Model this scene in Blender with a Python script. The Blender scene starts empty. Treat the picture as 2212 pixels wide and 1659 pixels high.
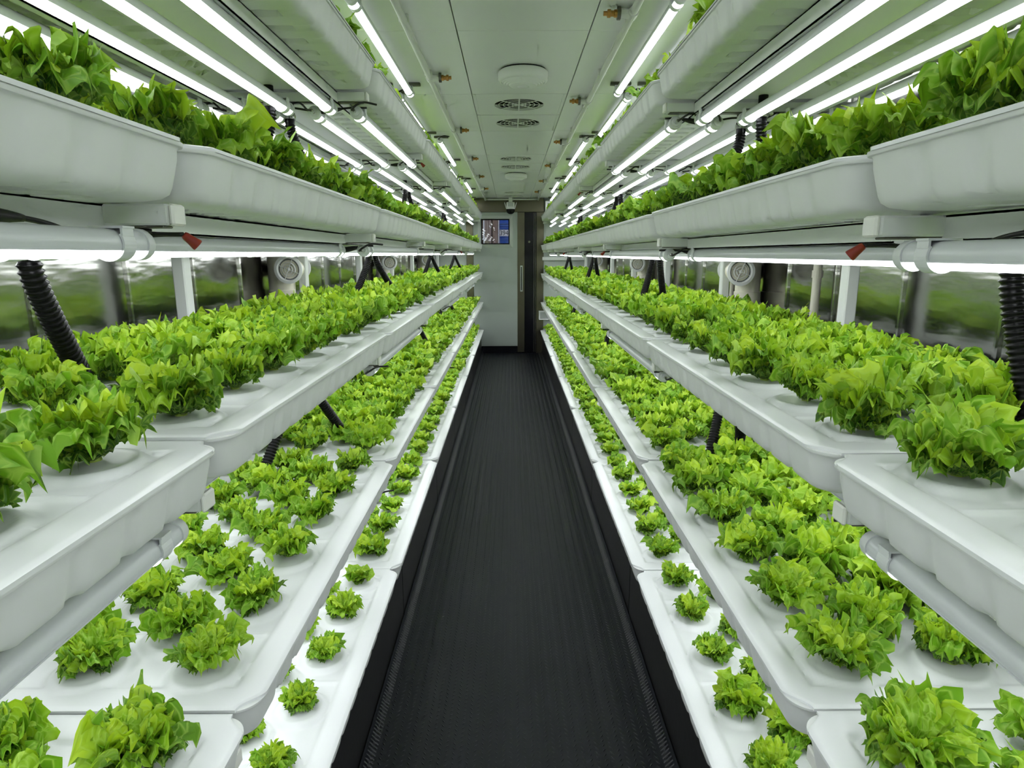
import bpy, math, random
import numpy as np
from mathutils import Matrix, Vector

# ------------------------------------------------------------------ camera, world, exposure
sc = bpy.context.scene
col = sc.collection
F_PX, PITCH, YAW, ROLL = 1354.9, 0.2042, 0.0018, 0.0035
CAMZ = 1.60
cam_d = bpy.data.cameras.new('camera')
cam_d.sensor_fit = 'HORIZONTAL'; cam_d.sensor_width = 36.0
cam_d.lens = F_PX / 2212.0 * 36.0
cam_d.clip_start = 0.02; cam_d.clip_end = 100
cam = bpy.data.objects.new('camera', cam_d); col.objects.link(cam)
cy, sy, cp, sp, cr, sr = math.cos(YAW), math.sin(YAW), math.cos(PITCH), math.sin(PITCH), math.cos(ROLL), math.sin(ROLL)
r0 = Vector((cy, -sy, 0)); f0 = Vector((sy * cp, cy * cp, -sp)); u0 = Vector((sy * sp, cy * sp, cp))
rr = r0 * cr - u0 * sr; uu = r0 * sr + u0 * cr
cam.matrix_world = Matrix(((rr.x, uu.x, -f0.x, 0), (rr.y, uu.y, -f0.y, 0), (rr.z, uu.z, -f0.z, CAMZ), (0, 0, 0, 1)))
sc.camera = cam
w = bpy.data.worlds.new('world'); sc.world = w; w.use_nodes = True
w.node_tree.nodes['Background'].inputs['Color'].default_value = (0.78, 0.86, 1.0, 1)
w.node_tree.nodes['Background'].inputs['Strength'].default_value = 1.0
sc.view_settings.view_transform = 'Standard'; sc.view_settings.look = 'None'
sc.view_settings.exposure = 0.0; sc.view_settings.gamma = 1.0
sc.view_settings.use_curve_mapping = False
LAMP = 7.6                      # radiance of the tube diffusers
try:
    sc.cycles.use_denoising = True
    sc.cycles.max_bounces = 7
    sc.cycles.diffuse_bounces = 4
    sc.cycles.glossy_bounces = 3
    sc.cycles.transmission_bounces = 3
    sc.cycles.use_adaptive_sampling = True
    sc.cycles.adaptive_threshold = 0.12
    sc.cycles.adaptive_min_samples = 12
    sc.cycles.caustics_reflective = False
    sc.cycles.sample_clamp_indirect = 6.0
except Exception:
    pass
random.seed(7)
RS = np.random.RandomState(11)

# ------------------------------------------------------------------ measures of the place
EDGE = {-1: 0.430, 1: 0.4726}                       # tray edge beside the aisle, left and right
RIM = {-1: [0.42, 0.855, 1.327, 1.754, 2.206], 1: [0.406, 0.853, 1.301, 1.735, 2.170]}
Y0, L = 0.918, 1.3015
W = 0.69                                            # tray width
def joint(k): return Y0 + k * L
NTRAY = 8                                           # tray j runs from joint(j-1) to joint(j)
ROOM_L, ROOM_R, BACK, FRONT, CEIL = -1.27, 1.31, 10.22, -1.85, 2.455
SIDE = {-1: 'left', 1: 'right'}
ORD = ['first', 'second', 'third', 'fourth', 'fifth', 'sixth', 'seventh', 'eighth', 'ninth']
ROWN = ['aisle row', 'second row', 'middle row', 'fourth row', 'wall row']

# ------------------------------------------------------------------ materials
def new_mat(name):
    m = bpy.data.materials.new(name); m.use_nodes = True
    return m, m.node_tree.nodes, m.node_tree.links, m.node_tree.nodes['Principled BSDF']
def simple(name, colr, rough=0.5, metal=0.0, noise=0.0, nscale=20, bump=0.0, spec=0.5):
    m, n, l, b = new_mat(name)
    b.inputs['Base Color'].default_value = (*colr, 1); b.inputs['Roughness'].default_value = rough
    b.inputs['Metallic'].default_value = metal
    b.inputs['Specular IOR Level'].default_value = spec
    if noise or bump:
        tc = n.new('ShaderNodeTexCoord'); nz = n.new('ShaderNodeTexNoise')
        nz.inputs['Scale'].default_value = nscale; nz.inputs['Detail'].default_value = 4
        l.new(tc.outputs['Object'], nz.inputs['Vector'])
        if noise:
            mx = n.new('ShaderNodeMix'); mx.data_type = 'RGBA'
            mx.inputs['A'].default_value = (*[c * (1 - noise) for c in colr], 1)
            mx.inputs['B'].default_value = (*[min(1, c * (1 + noise)) for c in colr], 1)
            l.new(nz.outputs['Fac'], mx.inputs['Factor']); l.new(mx.outputs['Result'], b.inputs['Base Color'])
        if bump:
            bp = n.new('ShaderNodeBump'); bp.inputs['Strength'].default_value = bump; bp.inputs['Distance'].default_value = 0.002
            l.new(nz.outputs['Fac'], bp.inputs['Height']); l.new(bp.outputs['Normal'], b.inputs['Normal'])
    return m
M = {}
M['lid'] = simple('white_plastic_lid', (0.80, 0.81, 0.83), 0.27, noise=0.015, nscale=9)
M['tub'] = simple('white_plastic_tub', (0.78, 0.79, 0.79), 0.38, noise=0.02, nscale=7)
M['rack'] = simple('white_powder_coat', (0.78, 0.80, 0.78), 0.4)
M['capwhite'] = simple('white_end_cap', (0.84, 0.84, 0.80), 0.45)
M['housing'] = simple('grey_lamp_housing', (0.66, 0.68, 0.70), 0.22)
M['clip'] = simple('white_lamp_clip', (0.72, 0.74, 0.75), 0.35)
M['black'] = simple('black_rubber', (0.004, 0.004, 0.0045), 0.30, spec=0.18)
M['cable'] = simple('black_cable', (0.010, 0.010, 0.010), 0.45)
M['red'] = simple('red_plastic', (0.28, 0.022, 0.010), 0.4)
M['darksteel'] = simple('dark_steel_strip', (0.16, 0.16, 0.13), 0.4, 0.7)
M['steel'] = simple('bright_steel', (0.7, 0.7, 0.68), 0.22, 1.0)
M['ceil'] = simple('white_ceiling_panel', (0.84, 0.85, 0.83), 0.30, noise=0.03, nscale=3)
M['vent'] = simple('white_vent', (0.84, 0.85, 0.83), 0.4)
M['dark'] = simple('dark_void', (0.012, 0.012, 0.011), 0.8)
M['throat'] = simple('grey_throat', (0.16, 0.17, 0.18), 0.6)
M['pipe'] = simple('white_pipe', (0.76, 0.77, 0.72), 0.35)
M['duct'] = simple('cream_duct', (0.74, 0.70, 0.60), 0.4, noise=0.02, nscale=6)
M['brass'] = simple('brass', (0.50, 0.27, 0.08), 0.3, 1.0)
M['floor'] = simple('black_floor_mat', (0.009, 0.011, 0.015), 0.40, noise=0.25, nscale=2.5, spec=0.34)
M['plinth'] = simple('black_plinth', (0.006, 0.006, 0.006), 0.33, bump=0.25, nscale=40)
M['door'] = simple('grey_door', (0.34, 0.38, 0.35), 0.38, noise=0.03, nscale=2)
M['wallgrey'] = simple('grey_wall', (0.46, 0.50, 0.47), 0.42)
M['frame'] = simple('door_frame_grey', (0.46, 0.50, 0.46), 0.3)
M['blackdoor'] = simple('black_gloss', (0.004, 0.004, 0.007), 0.16, spec=0.3)
M['brown'] = simple('brown_container', (0.16, 0.10, 0.075), 0.6, noise=0.25, nscale=6)
M['brown2'] = simple('pale_brown_steel', (0.26, 0.19, 0.165), 0.5, noise=0.15, nscale=6)
M['blue'] = simple('blue_container', (0.012, 0.09, 0.46), 0.5, noise=0.1, nscale=5)
M['white'] = simple('white_paint', (0.82, 0.82, 0.84), 0.5)
M['ink'] = simple('black_ink', (0.012, 0.012, 0.02), 0.6)
M['ground'] = simple('concrete_ground', (0.25, 0.24, 0.22), 0.9, noise=0.2, nscale=5)
def steel_wall():
    m, n, l, b = new_mat('brushed_stainless_wall')
    b.inputs['Metallic'].default_value = 1.0
    b.inputs['Base Color'].default_value = (0.50, 0.50, 0.47, 1); b.inputs['Roughness'].default_value = 0.13
    tc = n.new('ShaderNodeTexCoord'); mp = n.new('ShaderNodeMapping'); mp.inputs['Scale'].default_value = (1, 1.2, 5.0)
    nz = n.new('ShaderNodeTexNoise'); nz.inputs['Scale'].default_value = 2.2; nz.inputs['Detail'].default_value = 3
    l.new(tc.outputs['Object'], mp.inputs['Vector']); l.new(mp.outputs['Vector'], nz.inputs['Vector'])
    bp = n.new('ShaderNodeBump'); bp.inputs['Strength'].default_value = 0.25; bp.inputs['Distance'].default_value = 0.012
    l.new(nz.outputs['Fac'], bp.inputs['Height']); l.new(bp.outputs['Normal'], b.inputs['Normal'])
    mr = n.new('ShaderNodeMapRange'); mr.inputs['To Min'].default_value = 0.08; mr.inputs['To Max'].default_value = 0.22
    n2 = n.new('ShaderNodeTexNoise'); n2.inputs['Scale'].default_value = 3
    l.new(tc.outputs['Object'], n2.inputs['Vector']); l.new(n2.outputs['Fac'], mr.inputs['Value']); l.new(mr.outputs['Result'], b.inputs['Roughness'])
    return m
M['mirror'] = steel_wall()
M['steeldoor'] = simple('stained_stainless', (0.13, 0.12, 0.085), 0.28, 1.0, noise=0.3, nscale=4)
def emit_mat():
    m, n, l, b = new_mat('lit_tube_diffuser')
    b.inputs['Base Color'].default_value = (0.9, 0.9, 0.9, 1)
    b.inputs['Emission Color'].default_value = (0.94, 0.985, 1.0, 1)
    b.inputs['Emission Strength'].default_value = LAMP
    return m
M['emit'] = emit_mat()
def glass():
    m, n, l, b = new_mat('window_glass')
    out = n['Material Output']; tr = n.new('ShaderNodeBsdfTransparent'); gl = n.new('ShaderNodeBsdfGlossy'); mx = n.new('ShaderNodeMixShader')
    gl.inputs['Roughness'].default_value = 0.02; mx.inputs['Fac'].default_value = 0.06
    l.new(tr.outputs[0], mx.inputs[1]); l.new(gl.outputs[0], mx.inputs[2]); l.new(mx.outputs[0], out.inputs['Surface'])
    return m
M['glass'] = glass()
def leaf_mat():
    m, n, l, b = new_mat('lettuce_leaf')
    out = n['Material Output']
    age = n.new('ShaderNodeAttribute'); age.attribute_name = 'age'
    uv = n.new('ShaderNodeUVMap'); sep = n.new('ShaderNodeSeparateXYZ'); l.new(uv.outputs['UV'], sep.inputs[0])
    # pigment: pale yellow green heart leaves -> deep green outer leaves, paler along the frilled margin
    r1 = n.new('ShaderNodeValToRGB'); e = r1.color_ramp.elements
    e[0].position = 0.0; e[0].color = (0.46, 0.64, 0.028, 1)
    e[1].position = 1.0; e[1].color = (0.022, 0.090, 0.006, 1)
    x = r1.color_ramp.elements.new(0.45); x.color = (0.170, 0.380, 0.014, 1)
    nz = n.new('ShaderNodeTexNoise'); nz.inputs['Scale'].default_value = 2.0; nz.inputs['Detail'].default_value = 3
    l.new(uv.outputs['UV'], nz.inputs['Vector'])
    ad = n.new('ShaderNodeMath'); ad.operation = 'MULTIPLY_ADD'; ad.inputs[1].default_value = 0.5
    l.new(nz.outputs['Fac'], ad.inputs[0]); 
    a2 = n.new('ShaderNodeMath'); a2.operation = 'SUBTRACT'; a2.inputs[1].default_value = 0.14
    pw = n.new('ShaderNodeMath'); pw.operation = 'POWER'; pw.inputs[1].default_value = 3.0; l.new(sep.outputs['Y'], pw.inputs[0])
    mg = n.new('ShaderNodeMath'); mg.operation = 'MULTIPLY_ADD'; mg.inputs[1].default_value = -0.20; l.new(pw.outputs[0], mg.inputs[0]); l.new(age.outputs['Fac'], mg.inputs[2])
    l.new(mg.outputs[0], a2.inputs[0]); l.new(a2.outputs[0], ad.inputs[2])
    l.new(ad.outputs[0], r1.inputs['Fac'])
    # net of pale veins
    mp = n.new('ShaderNodeMapping'); mp.inputs['Scale'].default_value = (13, 8, 1); l.new(uv.outputs['UV'], mp.inputs['Vector'])
    vo = n.new('ShaderNodeTexVoronoi'); vo.feature = 'DISTANCE_TO_EDGE'; vo.inputs['Scale'].default_value = 1.0
    l.new(mp.outputs['Vector'], vo.inputs['Vector'])
    vr = n.new('ShaderNodeMapRange'); vr.inputs['From Max'].default_value = 0.12; vr.inputs['To Min'].default_value = 0.50; vr.inputs['To Max'].default_value = 0.0
    l.new(vo.outputs['Distance'], vr.inputs['Value'])
    mx = n.new('ShaderNodeMix'); mx.data_type = 'RGBA'; mx.inputs['B'].default_value = (0.46, 0.66, 0.12, 1)
    l.new(vr.outputs['Result'], mx.inputs['Factor']); l.new(r1.outputs['Color'], mx.inputs['A'])
    # pale rib at the foot of the leaf
    rb = n.new('ShaderNodeMapRange'); rb.inputs['From Min'].default_value = 0.0; rb.inputs['From Max'].default_value = 0.28
    rb.inputs['To Min'].default_value = 0.55; rb.inputs['To Max'].default_value = 0.0
    l.new(sep.outputs['Y'], rb.inputs['Value'])
    m2 = n.new('ShaderNodeMix'); m2.data_type = 'RGBA'; m2.inputs['B'].default_value = (0.50, 0.66, 0.20, 1)
    l.new(rb.outputs['Result'], m2.inputs['Factor']); l.new(mx.outputs['Result'], m2.inputs['A'])
    l.new(m2.outputs['Result'], b.inputs['Base Color'])
    b.inputs['Roughness'].default_value = 0.42; b.inputs['Specular IOR Level'].default_value = 0.35
    bp = n.new('ShaderNodeBump'); bp.inputs['Strength'].default_value = 0.9; bp.inputs['Distance'].default_value = 0.004
    l.new(vo.outputs['Distance'], bp.inputs['Height']); l.new(bp.outputs['Normal'], b.inputs['Normal'])
    tl = n.new('ShaderNodeBsdfTranslucent'); ms = n.new('ShaderNodeMixShader'); ms.inputs['Fac'].default_value = 0.20
    hs = n.new('ShaderNodeMix'); hs.data_type = 'RGBA'; hs.blend_type = 'MULTIPLY'; hs.inputs['Factor'].default_value = 1.0
    hs.inputs['B'].default_value = (1.15, 1.15, 0.6, 1); l.new(m2.outputs['Result'], hs.inputs['A'])
    l.new(hs.outputs['Result'], tl.inputs['Color'])
    l.new(b.outputs[0], ms.inputs[1]); l.new(tl.outputs[0], ms.inputs[2]); l.new(ms.outputs[0], out.inputs['Surface'])
    return m
M['leaf'] = leaf_mat()

# ------------------------------------------------------------------ mesh helpers
def mesh(name, V, Fc, mat, smooth=False):
    me = bpy.data.meshes.new(name)
    me.from_pydata([tuple(v) for v in V], [], [tuple(f) for f in Fc]); me.materials.append(M[mat])
    if smooth: me.polygons.foreach_set('use_smooth', [True] * len(me.polygons))
    me.update(); return me
def ob(name, me, parent=None, loc=(0, 0, 0), rot=(0, 0, 0)):
    o = bpy.data.objects.new(name, me); col.objects.link(o)
    o.location = loc; o.rotation_euler = rot
    if parent is not None: o.parent = parent
    return o
def tag(o, label=None, cat=None, group=None, kind=None):
    if label: o['label'] = label
    if cat: o['category'] = cat
    if group: o['group'] = group
    if kind: o['kind'] = kind
    return o
def thing(name, label, cat, loc=(0, 0, 0), rz=0.0, group=None):
    return tag(ob(name, None, None, loc, (0, 0, rz)), label, cat, group)
class MB:
    def __init__(s): s.V = []; s.F = []
    def add(s, V, Fc):
        o = len(s.V); s.V += [tuple(v) for v in V]; s.F += [tuple(i + o for i in f) for f in Fc]; return s
    def box(s, x0, x1, y0, y1, z0, z1):
        return s.add([(x0, y0, z0), (x1, y0, z0), (x1, y1, z0), (x0, y1, z0), (x0, y0, z1), (x1, y0, z1), (x1, y1, z1), (x0, y1, z1)],
                     [(3, 2, 1, 0), (4, 5, 6, 7), (0, 1, 5, 4), (1, 2, 6, 5), (2, 3, 7, 6), (3, 0, 4, 7)])
    def bbox(s, x0, x1, y0, y1, z0, z1, b=0.003):      # box with chamfered edges along all sides
        P = []
        for (zz, i) in ((z0, b), (z0 + b, 0), (z1 - b, 0), (z1, b)):
            a, c, d, e = x0 + i, x1 - i, y0 + i, y1 - i
            k = b
            P += [(a + k, d, zz), (c - k, d, zz), (c, d + k, zz), (c, e - k, zz), (c - k, e, zz), (a + k, e, zz), (a, e - k, zz), (a, d + k, zz)]
        Fc = [tuple(range(7, -1, -1)), tuple(range(24, 32))]
        for r in range(3):
            for q in range(8):
                Fc.append((r * 8 + q, r * 8 + (q + 1) % 8, r * 8 + 8 + (q + 1) % 8, r * 8 + 8 + q))
        return s.add(P, Fc)
    def lathe(s, prof, n=24, axis='z', c=(0, 0, 0), a0=0.0, a1=2 * math.pi, cap=False):
        full = abs(a1 - a0 - 2 * math.pi) < 1e-6
        nn = n if full else n + 1
        P = []
        for (r, h) in prof:
            for i in range(nn):
                a = a0 + (a1 - a0) * i / n
                x, y = r * math.cos(a), r * math.sin(a)
                p = {'z': (x, y, h), 'y': (x, h, y), 'x': (h, x, y)}[axis]
                P.append((p[0] + c[0], p[1] + c[1], p[2] + c[2]))
        Fc = []
        for k in range(len(prof) - 1):
            for i in range(n if full else n):
                j = (i + 1) % nn
                Fc.append((k * nn + i, k * nn + j, (k + 1) * nn + j, (k + 1) * nn + i))
        if cap:
            Fc.append(tuple(range(nn - 1, -1, -1))); Fc.append(tuple(range((len(prof) - 1) * nn, len(prof) * nn)))
        return s.add(P, Fc)
    def tube(s, pts, r, n=8, cap=True, radii=None):
        pts = [Vector(p) for p in pts]; up = Vector((0, 0, 1)); P = []; N = len(pts)
        prev = None
        for i, p in enumerate(pts):
            t = (pts[min(i + 1, N - 1)] - pts[max(i - 1, 0)]).normalized()
            if prev is None:
                a = t.cross(up)
                if a.length < 1e-3: a = t.cross(Vector((1, 0, 0)))
            else:
                a = prev - t * prev.dot(t)
            a.normalize(); prev = a; b = t.cross(a)
            rad = radii[i] if radii else r
            for q in range(n):
                an = 2 * math.pi * q / n
                P.append(p + (a * math.cos(an) + b * math.sin(an)) * rad)
        Fc = [(i * n + q, i * n + (q + 1) % n, (i + 1) * n + (q + 1) % n, (i + 1) * n + q) for i in range(N - 1) for q in range(n)]
        if cap: Fc += [tuple(range(n - 1, -1, -1)), tuple(range((N - 1) * n, N * n))]
        return s.add(P, Fc)
    def mesh(s, name, mat, smooth=False): return mesh(name, s.V, s.F, mat, smooth)
    def obj(s, name, mat, parent=None, loc=(0, 0, 0), rot=(0, 0, 0), smooth=False): return ob(name, s.mesh(name, mat, smooth), parent, loc, rot)
def spline(P, n=24):
    P = [Vector(p) for p in P]; P = [P[0] * 2 - P[1]] + P + [P[-1] * 2 - P[-2]]; out = []
    segs = len(P) - 3
    for i in range(segs):
        a, b, c, d = P[i:i + 4]
        for k in range(n):
            t = k / n
            out.append(0.5 * ((2 * b) + (c - a) * t + (2 * a - 5 * b + 4 * c - d) * t * t + (3 * b - a - 3 * c + d) * t ** 3))
    out.append(P[-2]); return out
def shade_auto(me, ang=0.6):
    me.polygons.foreach_set('use_smooth', [True] * len(me.polygons))
    import bmesh
    bm = bmesh.new(); bm.from_mesh(me)
    for e in bm.edges:
        if len(e.link_faces) == 2 and e.calc_face_angle(0) > ang: e.smooth = False
    bm.to_mesh(me); bm.free()
    return me

# ------------------------------------------------------------------ the setting: floor, walls, ceiling
fl = tag(ob('floor', None, None), kind='structure', label='black rubber aisle floor with raised tread')
MATL, MATR = -0.475, 0.515
MB().box(ROOM_L, ROOM_R, FRONT, BACK + 0.05, -0.06, 0.0).obj('floor_slab', 'plinth', fl)
b = MB()
prof = []
cove = [(0.0, 0.045), (0.004, 0.030), (0.010, 0.018), (0.020, 0.009), (0.034, 0.005)]
xs = [(MATL + dx, z) for dx, z in cove] + [(MATR - dx, z) for dx, z in reversed(cove)]
V = [(x, y, z) for y in (FRONT, BACK) for (x, z) in xs]; n_ = len(xs)
b.add(V, [(i, i + 1, n_ + i + 1, n_ + i) for i in range(n_ - 1)])
b.obj('rubber_mat', 'floor', fl, smooth=True)
# raised lozenges of the tread, alternately leaning left and right, joined into one part
px, py = 0.0235, 0.0205
nx = int((MATR - MATL - 0.06) / px); ny = int((BACK - 1.35) / py)
V = []; Fc = []
ca = math.radians(38)
base = []
for sgn in (-1, 1):
    d = np.array([math.sin(ca) * sgn, math.cos(ca)]); p = np.array([d[1], -d[0]])
    la, lb = 0.0105, 0.0030
    base.append([tuple(d * la), tuple(p * lb), tuple(-d * la), tuple(-p * lb)])
Varr = []
for j in range(ny):
    for i in range(nx):
        x = MATL + 0.036 + px * (i + 0.5) ; y = 1.35 + py * j + (0.5 * py if i % 2 else 0)
        q = base[(i) % 2]
        o = len(V)
        V += [(x + a, y + c, 0.0052) for a, c in q] + [(x, y, 0.0071)]
        Fc += [(o + 1, o, o + 4), (o + 2, o + 1, o + 4), (o + 3, o + 2, o + 4), (o, o + 3, o + 4)]
# ribs of the coves
for xx, sg in ((MATL, 1), (MATR, -1)):
    for j in range(int((BACK - 1.35) / 0.016)):
        y = 1.35 + 0.016 * j; o = len(V)
        V += [(xx + sg * 0.031, y - 0.004, 0.0055), (xx + sg * 0.031, y + 0.002, 0.0055), (xx + sg * 0.006, y + 0.006, 0.027), (xx + sg * 0.006, y, 0.027), (xx + sg * 0.0195, y + 0.002, 0.0150)]
        Fc += [(o, o + 1, o + 4), (o + 1, o + 2, o + 4), (o + 2, o + 3, o + 4), (o + 3, o, o + 4)]
t = ob('tread_pattern', mesh('tread_pattern', V, Fc, 'floor'), fl); t['kind'] = 'stuff'

for s, nm in ((-1, 'left'), (1, 'right')):
    X = ROOM_L if s < 0 else ROOM_R
    wl = tag(ob('wall_' + nm, None, None), kind='structure', label='polished stainless steel panelled wall behind the %s rack' % nm)
    pw = 0.44; y = FRONT; k = 0
    pm = MB().bbox(-0.012, 0.0, 0.004, pw - 0.004, 0, CEIL, 0.002).mesh('panel', 'mirror')
    rm = MB().bbox(-0.006, 0.010, -0.008, 0.008, 0, CEIL, 0.004).mesh('seam_rib', 'mirror')
    MB().box(*( (X - 0.06, X - 0.0121) if s < 0 else (X + 0.0121, X + 0.06)), FRONT, BACK, 0, CEIL).obj('backing', 'darksteel', wl)
    while y < BACK - 0.05:
        ob('panel', pm, wl, (X, y, 0) if s < 0 else (X, y + pw, 0), (0, 0, 0 if s < 0 else math.pi))
        ob('seam_rib', rm, wl, (X, y, 0), (0, 0, 0 if s < 0 else math.pi))
        y += pw; k += 1
    # black plinth panels under the bottom trays
    xf = -0.478 if s < 0 else 0.518
    pl = tag(ob('baseboard_' + nm, None, None), kind='structure', label='black plinth panels below the bottom shelf of the %s rack' % nm)
    for k in range(-1, 8):
        y0, y1 = joint(k - 1) + 0.3, joint(k) + 0.3 - 0.005
        y0 = max(y0, FRONT); y1 = min(y1, BACK - 0.01)
        if y1 - y0 < 0.05: continue
        xx = sorted((xf, xf + s * 0.02))
        MB().bbox(xx[0], xx[1], y0, y1, 0.004, 0.30, 0.003).obj('plinth_panel', 'plinth', pl)

# front end wall, behind the viewer
tag(MB().box(ROOM_L, ROOM_R, FRONT - 0.05, FRONT, 0, CEIL).obj('wall_front', 'wallgrey'), kind='structure')

# ceiling of separate panels
ce = tag(ob('ceiling', None, None), kind='structure', label='white panelled container ceiling')
MB().box(ROOM_L, ROOM_R, FRONT, BACK, CEIL + 0.065, CEIL + 0.10).obj('ceiling_backing', 'ceil', ce)
CL, CR = -0.207, 0.315
seams = [FRONT, -1.16, -0.2, 0.76, 1.72, 2.68, 3.67, 4.72, 5.80, 6.88, 7.96, 9.04, BACK]
vent_y = [(3.67, 4.19), (4.20, 4.715), (5.80, 6.335), (6.345, 6.875), (9.04, 9.56), (9.57, 10.10)]
g = 0.002
for a, c in zip(seams[:-1], seams[1:]):
    for (x0, x1) in ((ROOM_L, CL), (CL, CR), (CR, ROOM_R)):
        if x0 == CL and any(abs(a - v[0]) < 0.02 for v in vent_y):
            if a > 9: MB().bbox(x0 + g, x1 - g, 10.11, c, CEIL, CEIL + 0.012, 0.002).obj('panel', 'ceil', ce)
            continue
        MB().bbox(x0 + g, x1 - g, a + g, c - g, CEIL, CEIL + 0.012, 0.002).obj('panel', 'ceil', ce)
VX = (CL + CR) / 2
def vent_panel(y0, y1, label):
    yc = (y0 + y1) / 2; hw = (CR - CL) / 2 - g; hl = (y1 - y0) / 2 - g
    r = thing('ceiling_vent', label, 'air vent', (VX, yc, CEIL), 0, 'round slotted vents in the ceiling panels')
    # plate with a round opening
    m = MB(); n = 48; P = []
    for i in range(n):
        a = 2 * math.pi * i / n; c_, s_ = math.cos(a), math.sin(a)
        P.append((0.145 * c_, 0.145 * s_, 0))
    for i in range(n):
        a = 2 * math.pi * i / n; c_, s_ = math.cos(a), math.sin(a)
        k = min((hw) / max(abs(c_), 1e-6), hl / max(abs(s_), 1e-6)); P.append((k * c_, k * s_, 0))
    P += [(x, y, 0.012) for x, y, z in P]
    Fc = []
    for i in range(n):
        j = (i + 1) % n
        Fc += [(i, n + i, n + j, j), (2 * n + i, 2 * n + j, 3 * n + j, 3 * n + i), (i, j, 2 * n + j, 2 * n + i), (n + j, n + i, 3 * n + i, 3 * n + j)]
    m.add(P, Fc)
    m.obj('plate', 'vent', r)
    MB().lathe([(0.148, 0.0119), (0.146, 0.06), (0.0, 0.06)], 32).obj('dark_recess', 'dark', r)
    for k, (ra, rb) in enumerate(((0.002, 0.014), (0.040, 0.0435), (0.066, 0.0695), (0.092, 0.0955), (0.118, 0.1215))):
        MB().lathe([(ra, 0.0), (rb, 0.0), (rb, 0.0018), (ra, 0.0018), (ra, 0.0)], 40).obj('ring', 'vent', r)
    for k in range(8):
        a = k * math.pi / 4
        MB().box(0.012, 0.146, -0.004, 0.004, -0.0003, 0.0022).obj('spoke', 'vent', r, rot=(0, 0, a))
    for sx in (-1, 1):
        MB().bbox(sx * (hw - 0.016) - 0.002, sx * (hw - 0.016) + 0.002, -hl + 0.004, hl - 0.004, -0.003, 0.0, 0.0008).obj('edge_strip', 'vent', r)
vl = ['white slotted round ceiling vent just past the larger smoke alarm, alarm side of its pair',
      'white slotted round ceiling vent just past the larger smoke alarm, door side of its pair',
      'white slotted round ceiling vent in the middle pair, farther from the door',
      'white slotted round ceiling vent in the middle pair, beside the second smoke alarm',
      'white slotted round ceiling vent in the pair by the door, farther from the camera dome',
      'white slotted round ceiling vent closest to the dome camera and door header']
for (a, c), lb in zip(vent_y, vl): vent_panel(a, c, lb)
def alarm(y, label):
    r = thing('smoke_alarm', label, 'smoke alarm', (VX + 0.01, y, CEIL), 0, 'round white smoke alarms on the ceiling')
    MB().lathe([(0.0, 0), (0.108, 0), (0.108, -0.008), (0.0, -0.008)], 40).obj('mounting_base', 'dark', r)
    o = MB().lathe([(0.112, -0.006), (0.119, -0.012), (0.119, -0.042), (0.113, -0.050), (0.104, -0.053)], 48).obj('housing', 'vent', r, smooth=True)
    MB().lathe([(0.104, -0.050), (0.098, -0.058), (0.093, -0.056), (0.088, -0.062), (0.082, -0.060), (0.076, -0.066), (0.070, -0.064), (0.064, -0.070), (0.045, -0.073), (0.0, -0.074)], 48).obj('ribbed_cover', 'vent', r)
    MB().lathe([(0.0, -0.0755), (0.028, -0.075), (0.030, -0.071)], 24).obj('centre_disc', 'white', r, smooth=True)
alarm(3.22, 'round white smoke alarm next to the pair of vents farthest from the door')
alarm(7.12, 'round white smoke alarm between the middle vents and the door')

# back wall, door, header
bw = tag(ob('wall_back', None, None), kind='structure', label='grey end wall with stainless strips beside the door')
DL, DR, DT, DB = -0.585, 0.112, 2.245, 0.126
WL, WR, WB, WT = -0.462, -0.012, 1.752, 2.142
MB().box(ROOM_L, -0.70, BACK, BACK + 0.05, 0, CEIL).obj('grey_panel', 'wallgrey', bw)
MB().box(0.53, ROOM_R, BACK, BACK + 0.05, 0, CEIL).obj('grey_panel', 'wallgrey', bw)
MB().bbox(-0.70, -0.59, BACK - 0.012, BACK + 0.05, 0, DT, 0.003).obj('steel_strip', 'steeldoor', bw)
MB().bbox(0.415, 0.53, BACK - 0.012, BACK + 0.05, 0, DT, 0.003).obj('steel_strip', 'steeldoor', bw)
MB().bbox(-0.70, 0.53, BACK - 0.05, BACK + 0.05, DT, CEIL, 0.004).obj('steel_header', 'steeldoor', bw)
MB().bbox(-0.59, 0.225, BACK - 0.015, BACK + 0.05, 0, DB, 0.003).obj('kick_plate', 'blackdoor', bw)
dr = tag(ob('door_1', None, None), kind='structure', label='grey sliding door with small square window')
m = MB()
for (x0, x1, z0, z1) in ((DL, WL, DB, DT), (WR, DR, DB, DT), (WL, WR, DB, WB), (WL, WR, WT, DT)):
    m.box(x0, x1, BACK - 0.03, BACK + 0.03, z0, z1)
m.obj('door_leaf', 'door', dr)
def frame_ring(name, x0, x1, z0, z1, w_, y0, y1, mat, par):
    f = ob(name, None, par) if False else None
    m = MB()
    a = [(x0 - w_, z0 - w_), (x1 + w_, z0 - w_), (x1 + w_, z1 + w_), (x0 - w_, z1 + w_)]; c = [(x0, z0), (x1, z0), (x1, z1), (x0, z1)]
    P = [(x, y1, z) for x, z in a] + [(x, y0, z) for x, z in c] + [(x, y1, z) for x, z in c]
    Fc = []
    for i in range(4):
        j = (i + 1) % 4
        Fc += [(i, j, 4 + j, 4 + i), (4 + i, 4 + j, 8 + j, 8 + i)]
    m.add(P, Fc); return m.obj(name, mat, par)
frame_ring('window_frame', WL, WR, WB, WT, 0.05, BACK - 0.055, BACK - 0.030, 'frame', dr)
frame_ring('window_gasket', WL + 0.018, WR - 0.018, WB + 0.018, WT - 0.018, 0.018, BACK - 0.035, BACK - 0.02, 'dark', dr)
MB().box(WL, WR, BACK - 0.012, BACK - 0.006, WB, WT).obj('window_pane', 'glass', dr)
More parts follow.
